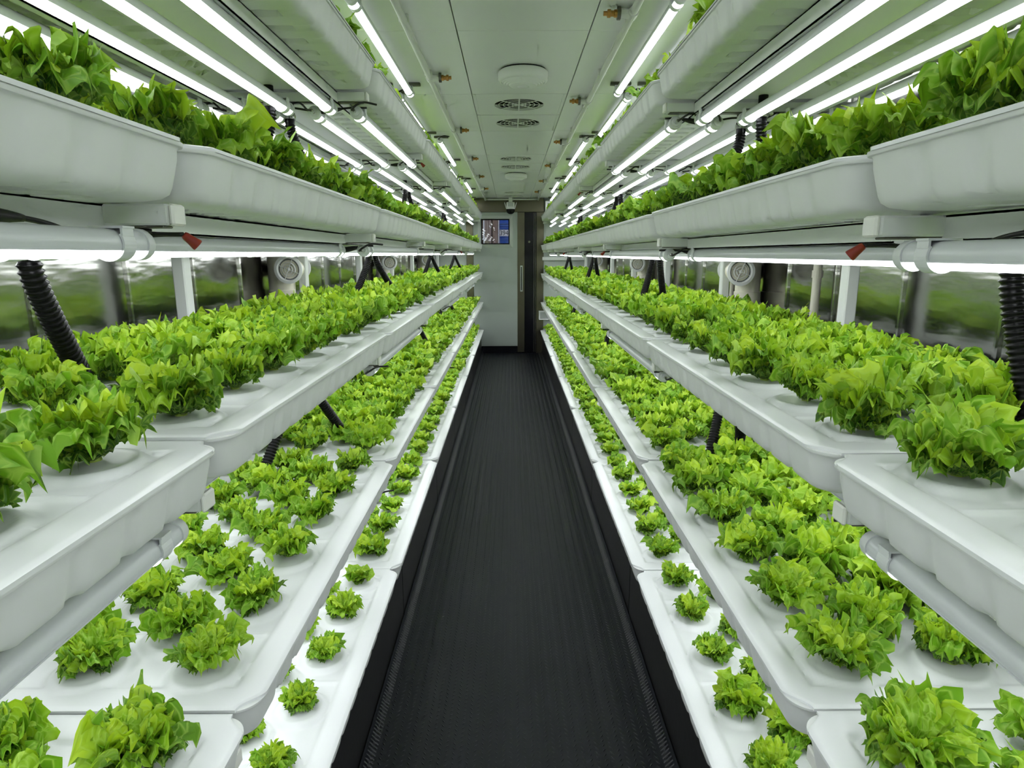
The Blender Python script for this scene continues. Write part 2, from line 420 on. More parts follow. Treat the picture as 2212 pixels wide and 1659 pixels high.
MB().bbox(DR, 0.225, BACK - 0.034, BACK + 0.03, DB * 0.2, DT, 0.003).obj('steel_edge', 'steeldoor', dr)
hd = MB().bbox(0.155, 0.195, BACK - 0.044, BACK - 0.0345, 1.01, 1.42, 0.003).obj('door_pull', 'frame', dr)
MB().bbox(0.167, 0.183, BACK - 0.0455, BACK - 0.0445, 1.03, 1.40, 0.0003).obj('pull_recess', 'dark', hd)
dk = tag(MB().bbox(0.225, 0.415, BACK - 0.004, BACK + 0.05, 0.0, DT, 0.002).obj('door_2', 'blackdoor'), kind='structure', label='dark glossy fixed panel beside the sliding door')
MB().bbox(0.372, 0.380, BACK - 0.012, BACK - 0.004, 0.02, DT - 0.01, 0.002).obj('edge_trim', 'darksteel', dk)
MB().bbox(0.396, 0.404, BACK - 0.012, BACK - 0.004, 0.02, DT - 0.01, 0.002).obj('edge_trim', 'darksteel', dk)
MB().lathe([(0, -0.006), (0.018, -0.006), (0.018, 0.0)], 16, 'y', (0.30, BACK - 0.004, 1.79)).obj('lock', 'darksteel', dk)

# yard beyond the window
tag(MB().box(-8, 8, BACK + 0.2, 24, -1.2, -1.15).obj('ground', 'ground'), kind='structure', label='concrete yard outside the door')
bc = thing('brown_container', 'brown shipping container with lock rods seen through the door window', 'container', (0, 12.6, -1.15))
MB().box(-2.6, -0.222, 0.06, 0.9, 0.2, 4.2).obj('body', 'brown', bc)
for k, (x0, x1, mt) in enumerate(((-0.345, -0.245, 'brown'), (-0.425, -0.375, 'brown2'), (-0.505, -0.455, 'brown2'), (-0.61, -0.54, 'brown'))):
    MB().bbox(x0, x1, 0.0, 0.06, 0.3, 4.1, 0.008).obj('door_rib', mt, bc)
MB().bbox(-0.236, -0.222, 0.03, 0.07, 0.2, 4.2, 0.003).obj('corner_post', 'white', bc)
for x in (-0.515, -0.44):
    MB().tube([(x, -0.025, 0.4), (x, -0.025, 4.0)], 0.010, 8).obj('lock_rod', 'white' if x < -0.5 else 'brown2', bc)
for (x, z, dx, dz) in ((-0.50, 3.00, 0.03, 0.04), (-0.47, 3.04, -0.03, 0.03), (-0.40, 3.00, 0.02, 0.03), (-0.39, 3.25, 0.02, 0.03), (-0.32, 3.22, 0.02, -0.02), (-0.31, 2.99, 0.01, -0.01), (-0.535, 3.03, 0.02, 0.06), (-0.56, 3.0, 0.02, 0.05), (-0.41, 3.30, 0.01, -0.03)):
    MB().tube([(x, -0.012, z), (x + dx, -0.012, z + dz)], 0.006, 6).obj('white_mark', 'white', bc)
lc = thing('blue_container', 'blue shipping container with white number plate seen through the door window', 'container', (0, 13.6, -1.15))
MB().box(-0.20 - 0.06, 3.5, 0.05, 2.5, 0.2, 4.2).obj('body', 'blue', lc)
for z in (0.6, 2.55, 2.80, 3.05, 3.27, 3.32, 3.37, 3.9):
    MB().bbox(-0.25, 3.4, 0.02, 0.05, z, z + 0.03, 0.006).obj('side_rib', 'blue', lc)
pl = MB().bbox(-0.255, 0.01, 0.008, 0.02, 3.122, 3.252, 0.002).obj('number_plate', 'white', lc)
MB().box(-0.17, 0.3, -0.01, 0.02, 2.72, 2.84).obj('dark_fitting', 'ink', lc)
tx = bpy.data.curves.new('plate_number', 'FONT'); tx.body = '6394'; tx.size = 0.145; tx.extrude = 0.001; tx.space_character = 0.92
to = bpy.data.objects.new('plate_number', tx); col.objects.link(to)
dg = bpy.context.evaluated_depsgraph_get()
tm = bpy.data.meshes.new_from_object(to.evaluated_get(dg)); bpy.data.objects.remove(to)
tm.materials.clear(); tm.materials.append(M['ink'])
number = ob('plate_number', tm, pl, (-0.290, 0.0065, 3.138), (math.pi / 2, 0, 0)); number.scale = (0.92, 1, 1)

# dome camera
dc = thing('dome_camera', 'white dome security camera with two side arms hanging under the ceiling by the door header', 'camera', (0.005, BACK - 0.16, 2.355))
MB().bbox(-0.062, 0.062, -0.03, 0.11, -0.05, 0.035, 0.01).obj('body', 'vent', dc)
MB().bbox(-0.03, 0.03, 0.0, 0.06, 0.035, CEIL - 2.355, 0.004).obj('mount', 'vent', dc)
MB().bbox(-0.045, 0.045, -0.036, -0.030, -0.035, 0.02, 0.002).obj('face_plate', 'frame', dc)
MB().lathe([(0.058, -0.05), (0.068, -0.066), (0.068, -0.072)], 28, 'z', (0, 0.02, 0)).obj('collar', 'vent', dc, smooth=True)
MB().lathe([(0.066, -0.072), (0.066, -0.10), (0.055, -0.125), (0.034, -0.142), (0.0, -0.148)], 28, 'z', (0, 0.02, 0)).obj('dark_dome', 'blackdoor', dc, smooth=True)
for sx in (-1, 1):
    MB().tube([(sx * 0.066, 0.0, -0.062), (sx * 0.092, 0.0, 0.028)], 0.006, 8).obj('antenna', 'vent', dc)

# spray pipe along the ceiling
PL, PR, PZ = -0.385, 0.437, CEIL - 0.022
sprp = thing('spray_pipe', 'white water pipe looped round the ceiling with brass mist nozzles', 'pipe', (0, 0, 0))
pe = BACK - 0.10
MB().tube([(PL, FRONT, PZ), (PL, pe, PZ)], 0.0135, 12).obj('pipe_run', 'pipe', sprp, smooth=True)
MB().tube([(PR, FRONT, PZ), (PR, pe, PZ)], 0.0135, 12).obj('pipe_run', 'pipe', sprp, smooth=True)
MB().tube([(PL, pe, PZ), (PR, pe, PZ)], 0.0135, 12).obj('pipe_run', 'pipe', sprp, smooth=True)
for x in (PL, PR): MB().lathe([(0, -0.022), (0.019, -0.022), (0.019, 0.022), (0, 0.022)], 14, 'y', (x, pe - 0.01, PZ)).obj('elbow', 'pipe', sprp, smooth=False)
tee = MB().lathe([(0, -0.035), (0.019, -0.035), (0.019, 0.035), (0, 0.035)], 14, 'x', (0.02, pe, PZ)); tee.obj('tee', 'pipe', sprp)
def nozzle(x, y, s):
    MB().lathe([(0, -0.024), (0.0185, -0.024), (0.0185, 0.024), (0, 0.024)], 14, 'y', (x, y, PZ)).obj('tee', 'pipe', sprp)
    nz = MB().lathe([(0, 0.012), (0.0165, 0.012), (0.0165, 0.044), (0, 0.044)], 14, 'x', (0, 0, 0)).obj('nozzle_stub', 'pipe', sprp, (x, y, PZ), (0, 0, 0 if s < 0 else math.pi))
    MB().lathe([(0, 0.044), (0.021, 0.044), (0.021, 0.056), (0, 0.056)], 10, 'x').obj('collar', 'darksteel', nz)
    MB().lathe([(0.013, 0.056), (0.013, 0.066), (0.010, 0.068), (0.010, 0.078), (0.014, 0.080), (0.014, 0.090), (0.008, 0.092), (0.008, 0.104), (0.0, 0.104)], 12, 'x').obj('brass_tip', 'brass', nz)
for k in range(-1, 6):
    nozzle(PL, 3.26 + 1.31 * (k - 1) + 0.0, -1); nozzle(PR, 2.44 + 1.3 * k, 1)
for k in range(14):
    for x in (PL, PR):
        MB().bbox(x - 0.018, x + 0.018, 0.4 + 0.7 * k, 0.418 + 0.7 * k, PZ - 0.006, CEIL, 0.002).obj('pipe_clip', 'pipe', sprp)

# ------------------------------------------------------------------ racks
for s in (-1, 1):
    E = EDGE[s]; nm = SIDE[s]
    rk = thing('grow_rack', 'white steel shelving rack on the %s of the aisle facing the door' % nm, 'rack', (0, 0, 0))
    xp = s * (E + W + 0.024)
    pm = MB().bbox(-0.021, 0.021, -0.026, 0.026, 0, CEIL - 0.005, 0.004).mesh('post', 'rack')
    for k in range(-2, 8): ob('post', pm, rk, (xp, min(joint(k), BACK - 0.09), 0))
    arm = MB().bbox(0.045, W + 0.003, -0.017, 0.017, -0.029, 0.0, 0.003).mesh('arm', 'rack')
    cap = MB().bbox(0.037, 0.045, -0.0175, 0.0175, -0.0295, 0.0005, 0.003).mesh('end_cap', 'capwhite')
    strip = MB().bbox(0.055, W - 0.06, -0.013, 0.013, -0.0325, -0.0292, 0.001).mesh('light_strip', 'darksteel')
    for t in range(5):
        zb = RIM[s][t] - 0.084
        for k in range(-2, 8):
            a = ob('arm', arm, rk, (s * E, min(joint(k), BACK - 0.09), zb), (0, 0, 0 if s > 0 else math.pi))
            ob('end_cap', cap, a)
            if t > 0: ob('light_strip', strip, a)
        for dd in (0.135, 0.52):
            m = MB(); y0, y1 = FRONT + 0.1, BACK - 0.03
            xa = s * (E + dd)
            # lipped channel, open to the wall side
            for (a0, a1, c0, c1) in ((0, 0.003, -0.036, 0.0), (0, 0.022, -0.036, -0.033), (0, 0.022, -0.003, 0.0)):
                q = sorted((xa + s * a0, xa + s * a1)); m.box(q[0], q[1], y0, y1, zb + c0 + 0.0, zb + c1)
            m.obj('rail', 'rack', rk)

# ------------------------------------------------------------------ trays
ROWD = [0.132 + 0.1065 * r for r in range(5)]
def plant_spots():
    out = []
    for r in range(5):
        n = 6 if r % 2 == 0 else 5
        y0 = 0.115 if r % 2 == 0 else 0.115 + 0.1072
        for k in range(n): out.append((r, k, ROWD[r], y0 + 0.2143 * k))
    return out
SPOTS = plant_spots()
LT = L - 0.008
def sstep(a, b_, x):
    t = np.clip((x - a) / (b_ - a), 0, 1); return t * t * (3 - 2 * t)
def lid_mesh():
    nxl, nyl = 124, 232
    gx = np.linspace(0, W, nxl); gy = np.linspace(0, LT, nyl)
    X, Y = np.meshgrid(gx, gy, indexing='ij')
    de = np.minimum(np.minimum(X, W - X), np.minimum(Y, LT - Y))
    H = -0.005 * sstep(0.052, 0.064, de)
    # shallow lip at the very edge
    H -= 0.002 * (1 - sstep(0.0, 0.006, de))
    # cross ridges between plants
    for k in range(1, 6, 2):
        yy = 0.115 + 0.2143 * (k - 0.5)
        rd = np.exp(-((Y - yy) / 0.006) ** 2) * sstep(0.058, 0.07, X) * (1 - sstep(W - 0.07, W - 0.058, X))
        H += 0.0035 * rd
    for (r, k, dx, dy) in SPOTS:
        R = np.hypot(X - dx, Y - dy)
        Hm = 0.0085 * (1 - sstep(0.060, 0.0775, R)) + 0.0016 * np.exp(-((R - 0.057) / 0.004) ** 2)
        H = np.where(R < 0.078, np.maximum(H, -0.005 + Hm), H)
    # corner cut: draw the outer margin in near the ends
    c = 0.05
    def ch(d): return 0.036 * (1 - sstep(0.004, c, d))
    sh = ch(np.minimum(Y, LT - Y))
    wgt = np.clip(1 - X / 0.12, 0, 1); X2 = X + sh * wgt
    wgt2 = np.clip(1 - (W - X) / 0.12, 0, 1); X2 = X2 - sh * wgt2
    P = np.stack([X2, Y, H], -1).reshape(-1, 3)
    idx = np.arange(nxl * nyl).reshape(nxl, nyl)
    Fq = np.stack([idx[:-1, :-1], idx[1:, :-1], idx[1:, 1:], idx[:-1, 1:]], -1).reshape(-1, 4)
    bd = list(idx[:, 0]) + list(idx[-1, 1:]) + list(idx[-2::-1, -1]) + list(idx[0, -2:0:-1])
    V = [tuple(p) for p in P]; Fc = [tuple(f) for f in Fq.tolist()]
    o = len(V); V += [(V[i][0], V[i][1], V[i][2] - 0.005) for i in bd]
    nb = len(bd)
    Fc += [(bd[i], o + i, o + (i + 1) % nb, bd[(i + 1) % nb]) for i in range(nb)]
    me = mesh('lid', V, Fc, 'lid', True); shade_auto(me, 0.9); return me
def tub_mesh():
    # outline with cut corners, points evenly spaced by perimeter
    nS, nE, nC = 168, 56, 10
    c = 0.05
    def outline(ins, rc):
        pts = []
        x0, x1, y0, y1 = ins, W - ins, ins, LT - ins
        def corner(cx, cy, a0):
            for i in range(nC): 
                a = a0 + (math.pi / 2) * (i + 0.5) / nC
                pts.append((cx + rc * math.cos(a), cy + rc * math.sin(a)))
        for i in range(nE): pts.append((x0 + rc + (x1 - x0 - 2 * rc) * i / (nE - 1), y0))
        corner(x1 - rc, y0 + rc, -math.pi / 2)
        for i in range(nS): pts.append((x1, y0 + rc + (y1 - y0 - 2 * rc) * i / (nS - 1)))
        corner(x1 - rc, y1 - rc, 0)
        for i in range(nE): pts.append((x1 - rc - (x1 - x0 - 2 * rc) * i / (nE - 1), y1))
        corner(x0 + rc, y1 - rc, math.pi / 2)
        for i in range(nS): pts.append((x0, y1 - rc - (y1 - y0 - 2 * rc) * i / (nS - 1)))
        corner(x0 + rc, y0 + rc, math.pi)
        return np.array(pts)
    rings = []
    pitch = LT / 14
    def rib(pt, ins):     # 0..1 square-ish wave along the long sides
        x, y = pt
        ph = (y / pitch) % 1.0
        wv = float(sstep(0.30, 0.40, np.array(ph)) * (1 - sstep(0.60, 0.70, np.array(ph))))
        e = float(sstep(0.06, 0.10, np.array(min(y, LT - y))))
        return wv * e
    prof = [(0.010, -0.0062, 0.047, 0), (0.0018, -0.0066, 0.047, 0), (0.0018, -0.0105, 0.047, 0), (0.003, -0.0120, 0.045, 0), (0.0068, -0.0126, 0.045, 0), (0.0080, -0.0150, 0.045, 0.2),
            (0.0098, -0.028, 0.042, 1), (0.0135, -0.046, 0.040, 1), (0.0175, -0.064, 0.038, 1), (0.0205, -0.0730, 0.038, 1), (0.027, -0.0790, 0.040, 1),
            (0.040, -0.0825, 0.045, 1), (0.056, -0.083, 0.05, 0.6)]
    for (ins, z, rc, a) in prof:
        pts = outline(ins, rc); ring = []
        for p in pts:
            x, y = p; q = a * 0.0048 * rib(p, ins)
            if x < W * 0.5 and abs(x - ins) < 0.02: x += q
            elif x > W * 0.5 and abs(W - ins - x) < 0.02: x -= q
            dzs = 0.006 * rib(p, ins) * float(np.interp(-z, [0.05, 0.073, 0.0795], [0, 0.75, 0.4])) if (abs(x - ins) < 0.02 or abs(W - ins - x) < 0.02) else 0
            ring.append((x, y, z + dzs))
        rings.append(ring)
    # underside: pressed slots in columns
    for ins in (0.075, 0.082, 0.088, 0.105, 0.135, 0.141, 0.147, 0.175, 0.190, 0.197, 0.203, 0.225, 0.250, 0.256, 0.262, 0.30, 0.325, 0.335):
        pts = outline(ins, max(0.008, 0.055 - ins * 0.2)); ring = []
        inside = float(0.0)
        for (a, b_) in ((0.074, 0.142), (0.189, 0.257)):
            if a + 0.002 < ins < b_ + 0.001: inside = 1.0
        for p in pts:
            x, y = p; q = inside * 0.016 * rib(p, ins) if abs(min(x, W - x) - ins) < 0.003 else 0
            ring.append((x, y, -0.083 + q))
        rings.append(ring)
    n = len(rings[0]); V = [v for r in rings for v in r]; Fc = []
    for k in range(len(rings) - 1):
        for i in range(n):
            j = (i + 1) % n; Fc.append((k * n + i, (k + 1) * n + i, (k + 1) * n + j, k * n + j))
    Fc.append(tuple((len(rings) - 1) * n + i for i in range(n)))
    me = mesh('tub', V, Fc, 'tub', True); shade_auto(me, 0.7); return me
LID, TUB = lid_mesh(), tub_mesh()
TRAYZ = {}
for s in (-1, 1):
    for t in range(5):
        for j in range(-1, NTRAY):
            dz = random.uniform(-0.003, 0.003); z = RIM[s][t] + dz; TRAYZ[s, t, j] = z
            ya, yb = joint(j - 1), joint(j)
            if j == NTRAY - 1: pass
            r = thing('grow_tray', 'white plastic grow tray, %s rack facing door, %s shelf up, %s tray from door' % (SIDE[s], ORD[t], ORD[NTRAY - 1 - j]),
                      'tray', (s * EDGE[s], (ya + 0.004) if s > 0 else (yb - 0.004), z), 0 if s > 0 else math.pi, 'white grow trays on the racks')
            ob('tub', TUB, r); ob('lid', LID, r)

# ------------------------------------------------------------------ lamps
TL = L - 0.075
def half(a0, a1, r, n, y0, y1):
    m = MB(); m.lathe([(r, y0), (r, y1)], n, 'y', (0, 0, 0), a0, a1); return m
HOUSE = half(math.radians(-24), math.radians(204), 0.0190, 12, -TL / 2, TL / 2)
HOUSE.box(-0.0195, -0.0160, -TL / 2, TL / 2, -0.0085, -0.0065); HOUSE.box(0.0160, 0.0195, -TL / 2, TL / 2, -0.0085, -0.0065)
HOUSE = shade_auto(HOUSE.mesh('housing', 'housing'))
DIFF = half(math.radians(204), math.radians(336), 0.0183, 6, -TL / 2, TL / 2).mesh('diffuser', 'emit', True)
CAPM = shade_auto(MB().lathe([(0.0, 0.034), (0.007, 0.034), (0.007, 0.026), (0.013, 0.026), (0.014, 0.020), (0.0200, 0.018), (0.0215, 0.014), (0.0215, 0.0), (0.0, 0.0)], 20, 'y').mesh('end_cap', 'clip'))
GLAND = MB().lathe([(0.0, 0.048), (0.004, 0.048), (0.0055, 0.046), (0.0055, 0.034), (0, 0.034)], 10, 'y').mesh('cable_gland', 'steel', False)
cm = MB().lathe([(0.0195, -0.013), (0.0225, -0.013), (0.0225, 0.013), (0.0195, 0.013)], 20, 'y', (0, 0, 0), math.radians(-215), math.radians(35))
cm.box(-0.022, 0.022, -0.013, 0.013, 0.0195, 0.0225); cm.box(-0.0205, -0.0175, -0.012, 0.012, 0.010, 0.0195); cm.box(0.0175, 0.0205, -0.012, 0.012, 0.010, 0.0195)
CLIP = cm.mesh('clip', 'clip')
CABS = []
for v in range(4):
    q = random.uniform(-0.01, 0.01); sg = 1 if v % 2 else -1
    CABS.append(MB().tube(spline([(0, 0.044, 0), (0.0 + q, 0.066, -0.002), (sg * 0.018, 0.078, 0.010), (sg * 0.040, 0.060, 0.021), (sg * 0.075 + q, 0.035, 0.019)], 7), 0.0034, 7).mesh('cable', 'cable', True))
LROW = ['aisle row', 'second row', 'third row', 'wall row']
def lamp(name, x, y, z, label, group, rz, near, rowi):
    r = thing(name, label, 'lamp', (x, y, z), rz, group)
    ob('housing', HOUSE, r); ob('diffuser', DIFF, r)
    for e in (-1, 1):
        ob('end_cap', CAPM, r, (0, e * TL / 2, 0), (0, 0, 0 if e > 0 else math.pi))
        if near:
            ob('clip', CLIP, r, (0, e * (TL / 2 - 0.045), 0))
    if near:
        e = -1 if rz == 0 else 1
        ob('cable_gland', GLAND, r, (0, e * TL / 2, 0), (0, 0, 0 if e > 0 else math.pi))
        ob('cable', CABS[(rowi + (0 if rz == 0 else 1)) % 4], r, (0, e * TL / 2, 0), (0, 0, 0 if e > 0 else math.pi))
    return r
for s in (-1, 1):
    for t in range(1, 5):
        z = RIM[s][t] - 0.084 - 0.0325 - 0.0228
        for j in range(-1, NTRAY):
            off = 0.085 if j % 2 == 0 else 0.155
            for i in range(4):
                lamp('tube_lamp', s * (EDGE[s] + off + 0.14 * i), (joint(j - 1) + joint(j)) / 2, z,
                     'lit tube lamp, %s rack facing door, under %s shelf, %s section from door, %s' % (SIDE[s], ORD[t], ORD[NTRAY - 1 - j], LROW[i]),
                     'lit tube lamps under the shelves', 0, j <= 5, i)
    for j in range(-1, NTRAY):
        off = 0.085 if j % 2 == 0 else 0.155
        for i in range(4):
            r = lamp('tube_lamp', s * (EDGE[s] + off + 0.14 * i), (joint(j - 1) + joint(j)) / 2, CEIL - 0.038,
                 'lit ceiling tube lamp above %s rack facing door, %s section from door, %s' % (SIDE[s], ORD[NTRAY - 1 - j], LROW[i]),
                 'lit tube lamps on the ceiling', 0, j <= 6, i)
            for e in (-1, 1):
                MB().bbox(-0.045, 0.06, e * (TL / 2 - 0.045) - 0.012, e * (TL / 2 - 0.045) + 0.012, 0.0228, 0.0375, 0.002).obj('mounting_strip', 'darksteel', r)

# power cables with plugs hanging under the shelf arms
def wire(name, pts, label, plug_at=None, plug_r=0.0085, red=None):
    P = spline(pts, 8)
    r = thing(name, label, 'cable', P[0], 0, 'black power cables under the shelves')
    Q = [p - P[0] for p in P]
    MB().tube(Q, 0.0034, 7).obj('cord', 'cable', r, smooth=True)
    if plug_at:
        i0, i1 = int(len(Q) * plug_at[0]), int(len(Q) * plug_at[1])
        seg = Q[i0:i1]; nseg = len(seg)
        MB().tube(seg, plug_r, 9, radii=[plug_r * (0.5 + 0.5 * min(1, 3 * min(i, nseg - 1 - i) / max(1, nseg - 1))) for i in range(nseg)]).obj('plug', 'cable', r, smooth=True)
    if red:
        p0, p1 = red
        a = Vector(p0) - P[0]; c = Vector(p1) - P[0]
        mid = a.lerp(c, 0.55)
        MB().tube([a, a.lerp(c, 0.1), mid, a.lerp(c, 0.9), c], 0.011, 12, radii=[0.0045, 0.0058, 0.0072, 0.0088, 0.0088]).obj('red_cap', 'red', r, smooth=True)
    return r
for s in (-1, 1):
    for t in (2, 3, 4):
        z = RIM[s][t] - 0.084 - 0.036
        for k in range(0, 6):
            if t == 2 and k > 2: continue
            E = EDGE[s]; yk = joint(k); rv = random.Random(100 * t + 10 * k + s)
            d0 = 0.10 + rv.uniform(-.02, .02); zz = z - 0.008
            red = None
            if (s, t, k) in ((-1, 3, 0), (1, 3, 0), (-1, 3, 4), (1, 3, 2), (-1, 4, 2), (1, 3, 4), (1, 4, 3)):
                red = ((s * (E + 0.030 + 0.02), yk + 0.030, zz + 0.004), (s * (E + 0.030 + 0.005), yk + 0.040, zz - 0.012))
            start = (s * (E + 0.05), yk + 0.030, zz + 0.004)
            wire('power_cable', [start, (s * (E + d0), yk + 0.028, zz + 0.003), (s * (E + d0 + 0.10), yk + 0.034, zz - 0.006 + rv.uniform(-.006, .004)),
                 (s * (E + d0 + 0.20), yk + 0.026, zz + 0.004), (s * (E + d0 + 0.33), yk + 0.036, zz - 0.010), (s * (E + d0 + 0.45), yk + 0.026, zz + 0.004)],
                 'black power cable, %s rack facing door, under %s shelf at %s tray joint from door' % (SIDE[s], ORD[t], ORD[NTRAY - 2 - k]), (0.25, 0.45), 0.009, red)
# near loops with red caps and cable ties under the fourth shelf
for s in (-1, 1):
    z = RIM[s][3] - 0.084
    yk = 0.66; E = EDGE[s]
    P = [(s * (E + 0.15), yk - 0.10, z - 0.036), (s * (E + 0.12), yk - 0.02, z - 0.030), (s * (E + 0.115), yk + 0.05, z - 0.028), (s * (E + 0.11), yk + 0.10, z - 0.034), (s * (E + 0.10), yk + 0.135, z - 0.048)]
    r = wire('power_cable', P, 'black looped cable with red cap and tie, %s rack facing door, fourth shelf' % SIDE[s], (0.15, 0.6), 0.0085,
             ((s * (E + 0.145), yk - 0.06, z - 0.040), (s * (E + 0.145), yk - 0.11, z - 0.044)))
    o = Vector(P[0])
    MB().tube([Vector(q) - o for q in spline([(s * (E + 0.131), yk + 0.04, z - 0.001), (s * (E + 0.129), yk + 0.045, z - 0.02), (s * (E + 0.122), yk + 0.04, z - 0.036), (s * (E + 0.125), yk + 0.02, z - 0.040)], 6)], 0.0022, 6).obj('cable_tie', 'capwhite', r)

# ------------------------------------------------------------------ drain hoses
def hose(P, label):
    pts = spline(P, 30)
    # resample by length, corrugated
    Lc = [0]
    for a, c in zip(pts[:-1], pts[1:]): Lc.append(Lc[-1] + (c - a).length)
    tot = Lc[-1]; n = int(tot / 0.0026); Q = []; R = []
    k = 0
    for i in range(n + 1):
        d = tot * i / n
        while k < len(Lc) - 2 and Lc[k + 1] < d: k += 1
        f = (d - Lc[k]) / max(1e-9, Lc[k + 1] - Lc[k]); Q.append(pts[k].lerp(pts[k + 1], f))
        ph = i % 4
        R.append(0.0165 if d < 0.035 else (0.0190, 0.0165, 0.0150, 0.0165)[ph])
    o = pts[0].copy()
    r = thing('drain_hose', label, 'hose', o, 0, 'black corrugated drain hoses between shelves')
    MB().tube([q - o for q in Q], 0.018, 14, radii=R).obj('hose_tube', 'black', r, smooth=True)
    MB().lathe([(0.0, 0.05), (0.0150, 0.05), (0.0150, -0.015), (0.0, -0.015)], 16, 'z').obj('spigot', 'black', r, smooth=False)
    cl = MB().lathe([(0.0172, -0.006), (0.0188, -0.006), (0.0188, -0.020), (0.0172, -0.020)], 20, 'z').obj('hose_clamp', 'steel', r)
    MB().bbox(0.012, 0.026, -0.026, -0.016, -0.018, -0.008, 0.002).obj('clamp_screw', 'steel', cl)
    return r
for s in (-1, 1):
    E = EDGE[s]
    for t in (4, 3, 2, 1):
        for k in range(0, 7):
            if (t % 2 == 0) != (k % 2 == 1): continue
            zt = RIM[s][t] - 0.137; zb = RIM[s][t - 1] + 0.012
            for q in (-1, 1):
                if k == 0 and q < 0 and s < 0: continue
                x = s * (E + 0.33); yt = joint(k) + q * 0.095
                rv = random.Random(t * 100 + k * 7 + q + s * 3)
                dy = q * (0.15 if s < 0 else -0.13) + rv.uniform(-0.02, 0.02); dx = s * (-0.075 if q > 0 else 0.055)
                if t == 3 and k == 0: dy = 0.13 if s < 0 else (-0.04 if q > 0 else 0.0); dx = s * 0.03
                if t == 3 and k == 0 and s > 0 and q < 0: continue
                if t == 4: dy *= 0.4
                yb = yt + dy
                hose([(x, yt, zt + 0.01), (x, yt, zt - 0.045), (x + dx * 0.35, yt + dy * 0.35, zt + (zb - zt) * 0.45), (x + dx, yb, zb + 0.03), (x + dx, yb + dy * 0.15, zb)],
                     'black hose, %s rack facing door, below %s shelf, %s joint from door, %s side' % (SIDE[s], ORD[t], ORD[NTRAY - 2 - k], 'door' if q > 0 else 'far'))

# ------------------------------------------------------------------ air ducts and round diffusers behind the racks
def duct(s, y, label, cross=True):
    X = (ROOM_L + 0.080) if s < 0 else (ROOM_R - 0.072)
    r = thing('air_duct', label, 'duct', (X, y, 0), 0, 'cream round air ducts standing along the walls')
    MB().lathe([(0.062, 0.0), (0.062, CEIL - 0.01)], 28).obj('pipe', 'duct', r, smooth=True)
    for t in range(1, 5):
        z = RIM[s][t] - 0.09
        for dz in (-0.27, -0.02):
            shade_auto(MB().lathe([(0.062, dz - 0.03), (0.0665, dz - 0.028), (0.0665, dz + 0.028), (0.062, dz + 0.03)], 28, 'z', (0, 0, z)).obj('socket', 'duct', r).data)
        if not cross or t < 2: continue
        zc = z - 0.135
        shade_auto(MB().tube(spline([(-s * 0.02, 0.02, zc), (-s * 0.06, 0.01, zc), (-s * 0.085, -0.03, zc), (-s * 0.09, -0.13, zc)], 6), 0.046, 20).obj('branch_pipe', 'duct', r).data)
        shade_auto(MB().tube([(s * 0.02, 0.0, zc), (s * 0.026, 0.29, zc)], 0.046, 20).obj('branch_pipe', 'duct', r).data)
        for e in (-1, 1):
            xo = -s * (0.09 if e < 0 else -0.010); yo = -0.13 if e < 0 else 0.30
            rimm = MB().lathe([(0.05, 0.02), (0.056, 0.0), (0.070, -0.008), (0.070, -0.014), (0.056, -0.016), (0.052, -0.010), (0.052, 0.0)], 36, 'y')
            g_ = ob('diffuser', shade_auto(rimm.mesh('diffuser', 'white')), r, (xo, yo, zc), (0, 0, 0 if e < 0 else math.pi))
            ob('dark_throat', MB().lathe([(0.0, 0.002), (0.052, 0.002)], 28, 'y').mesh('dark_throat', 'throat'), g_)
            for (ra, rb) in ((0.0, 0.008), (0.019, 0.0215), (0.0325, 0.035)):
                ob('ring', shade_auto(MB().lathe([(ra, -0.012), (rb, -0.009), (rb, -0.003), (ra, -0.003), (ra, -0.012)], 28, 'y').mesh('ring', 'white')), g_)
            for a in range(4):
                ob('spoke', MB().box(0.008, 0.054, -0.012, -0.006, -0.0012, 0.0012).mesh('spoke', 'white'), g_, rot=(0, a * math.pi / 2 + 0.4, 0))
    return r
for s, ys in ((-1, (3.30, 5.95, 8.56)), (1, (3.31, 5.90, 8.54))):
    for i, y in enumerate(ys):
        duct(s, y, 'cream air duct with round white diffusers, %s wall facing door, %s duct from door' % (SIDE[s], ORD[2 - i]))
def thin_pipe(x, y, r_, label, mat='duct'):
    r = thing('wall_pipe', label, 'pipe', (x, y, 0), 0)
    MB().lathe([(r_, 0), (r_, CEIL - 0.005)], 14).obj('pipe', mat, r, smooth=True)
    for z in (0.6, 1.05, 1.5, 1.95): MB().lathe([(0, z), (r_ + 0.004, z), (r_ + 0.004, z + 0.03), (0, z + 0.03)], 14).obj('pipe_clip', mat, r)
thin_pipe(ROOM_R - 0.045, 2.62, 0.017, 'thin cream pipe on the right wall facing door, between post and duct')
thin_pipe(ROOM_R - 0.04, 3.62, 0.016, 'thin cream pipe on the right wall facing door, just past a duct')
thin_pipe(ROOM_R - 0.045, 5.20, 0.020, 'cream pipe on the right wall facing door, before the middle duct')
thin_pipe(ROOM_L + 0.04, 3.58, 0.016, 'thin cream pipe on the left wall facing door, just past a duct')
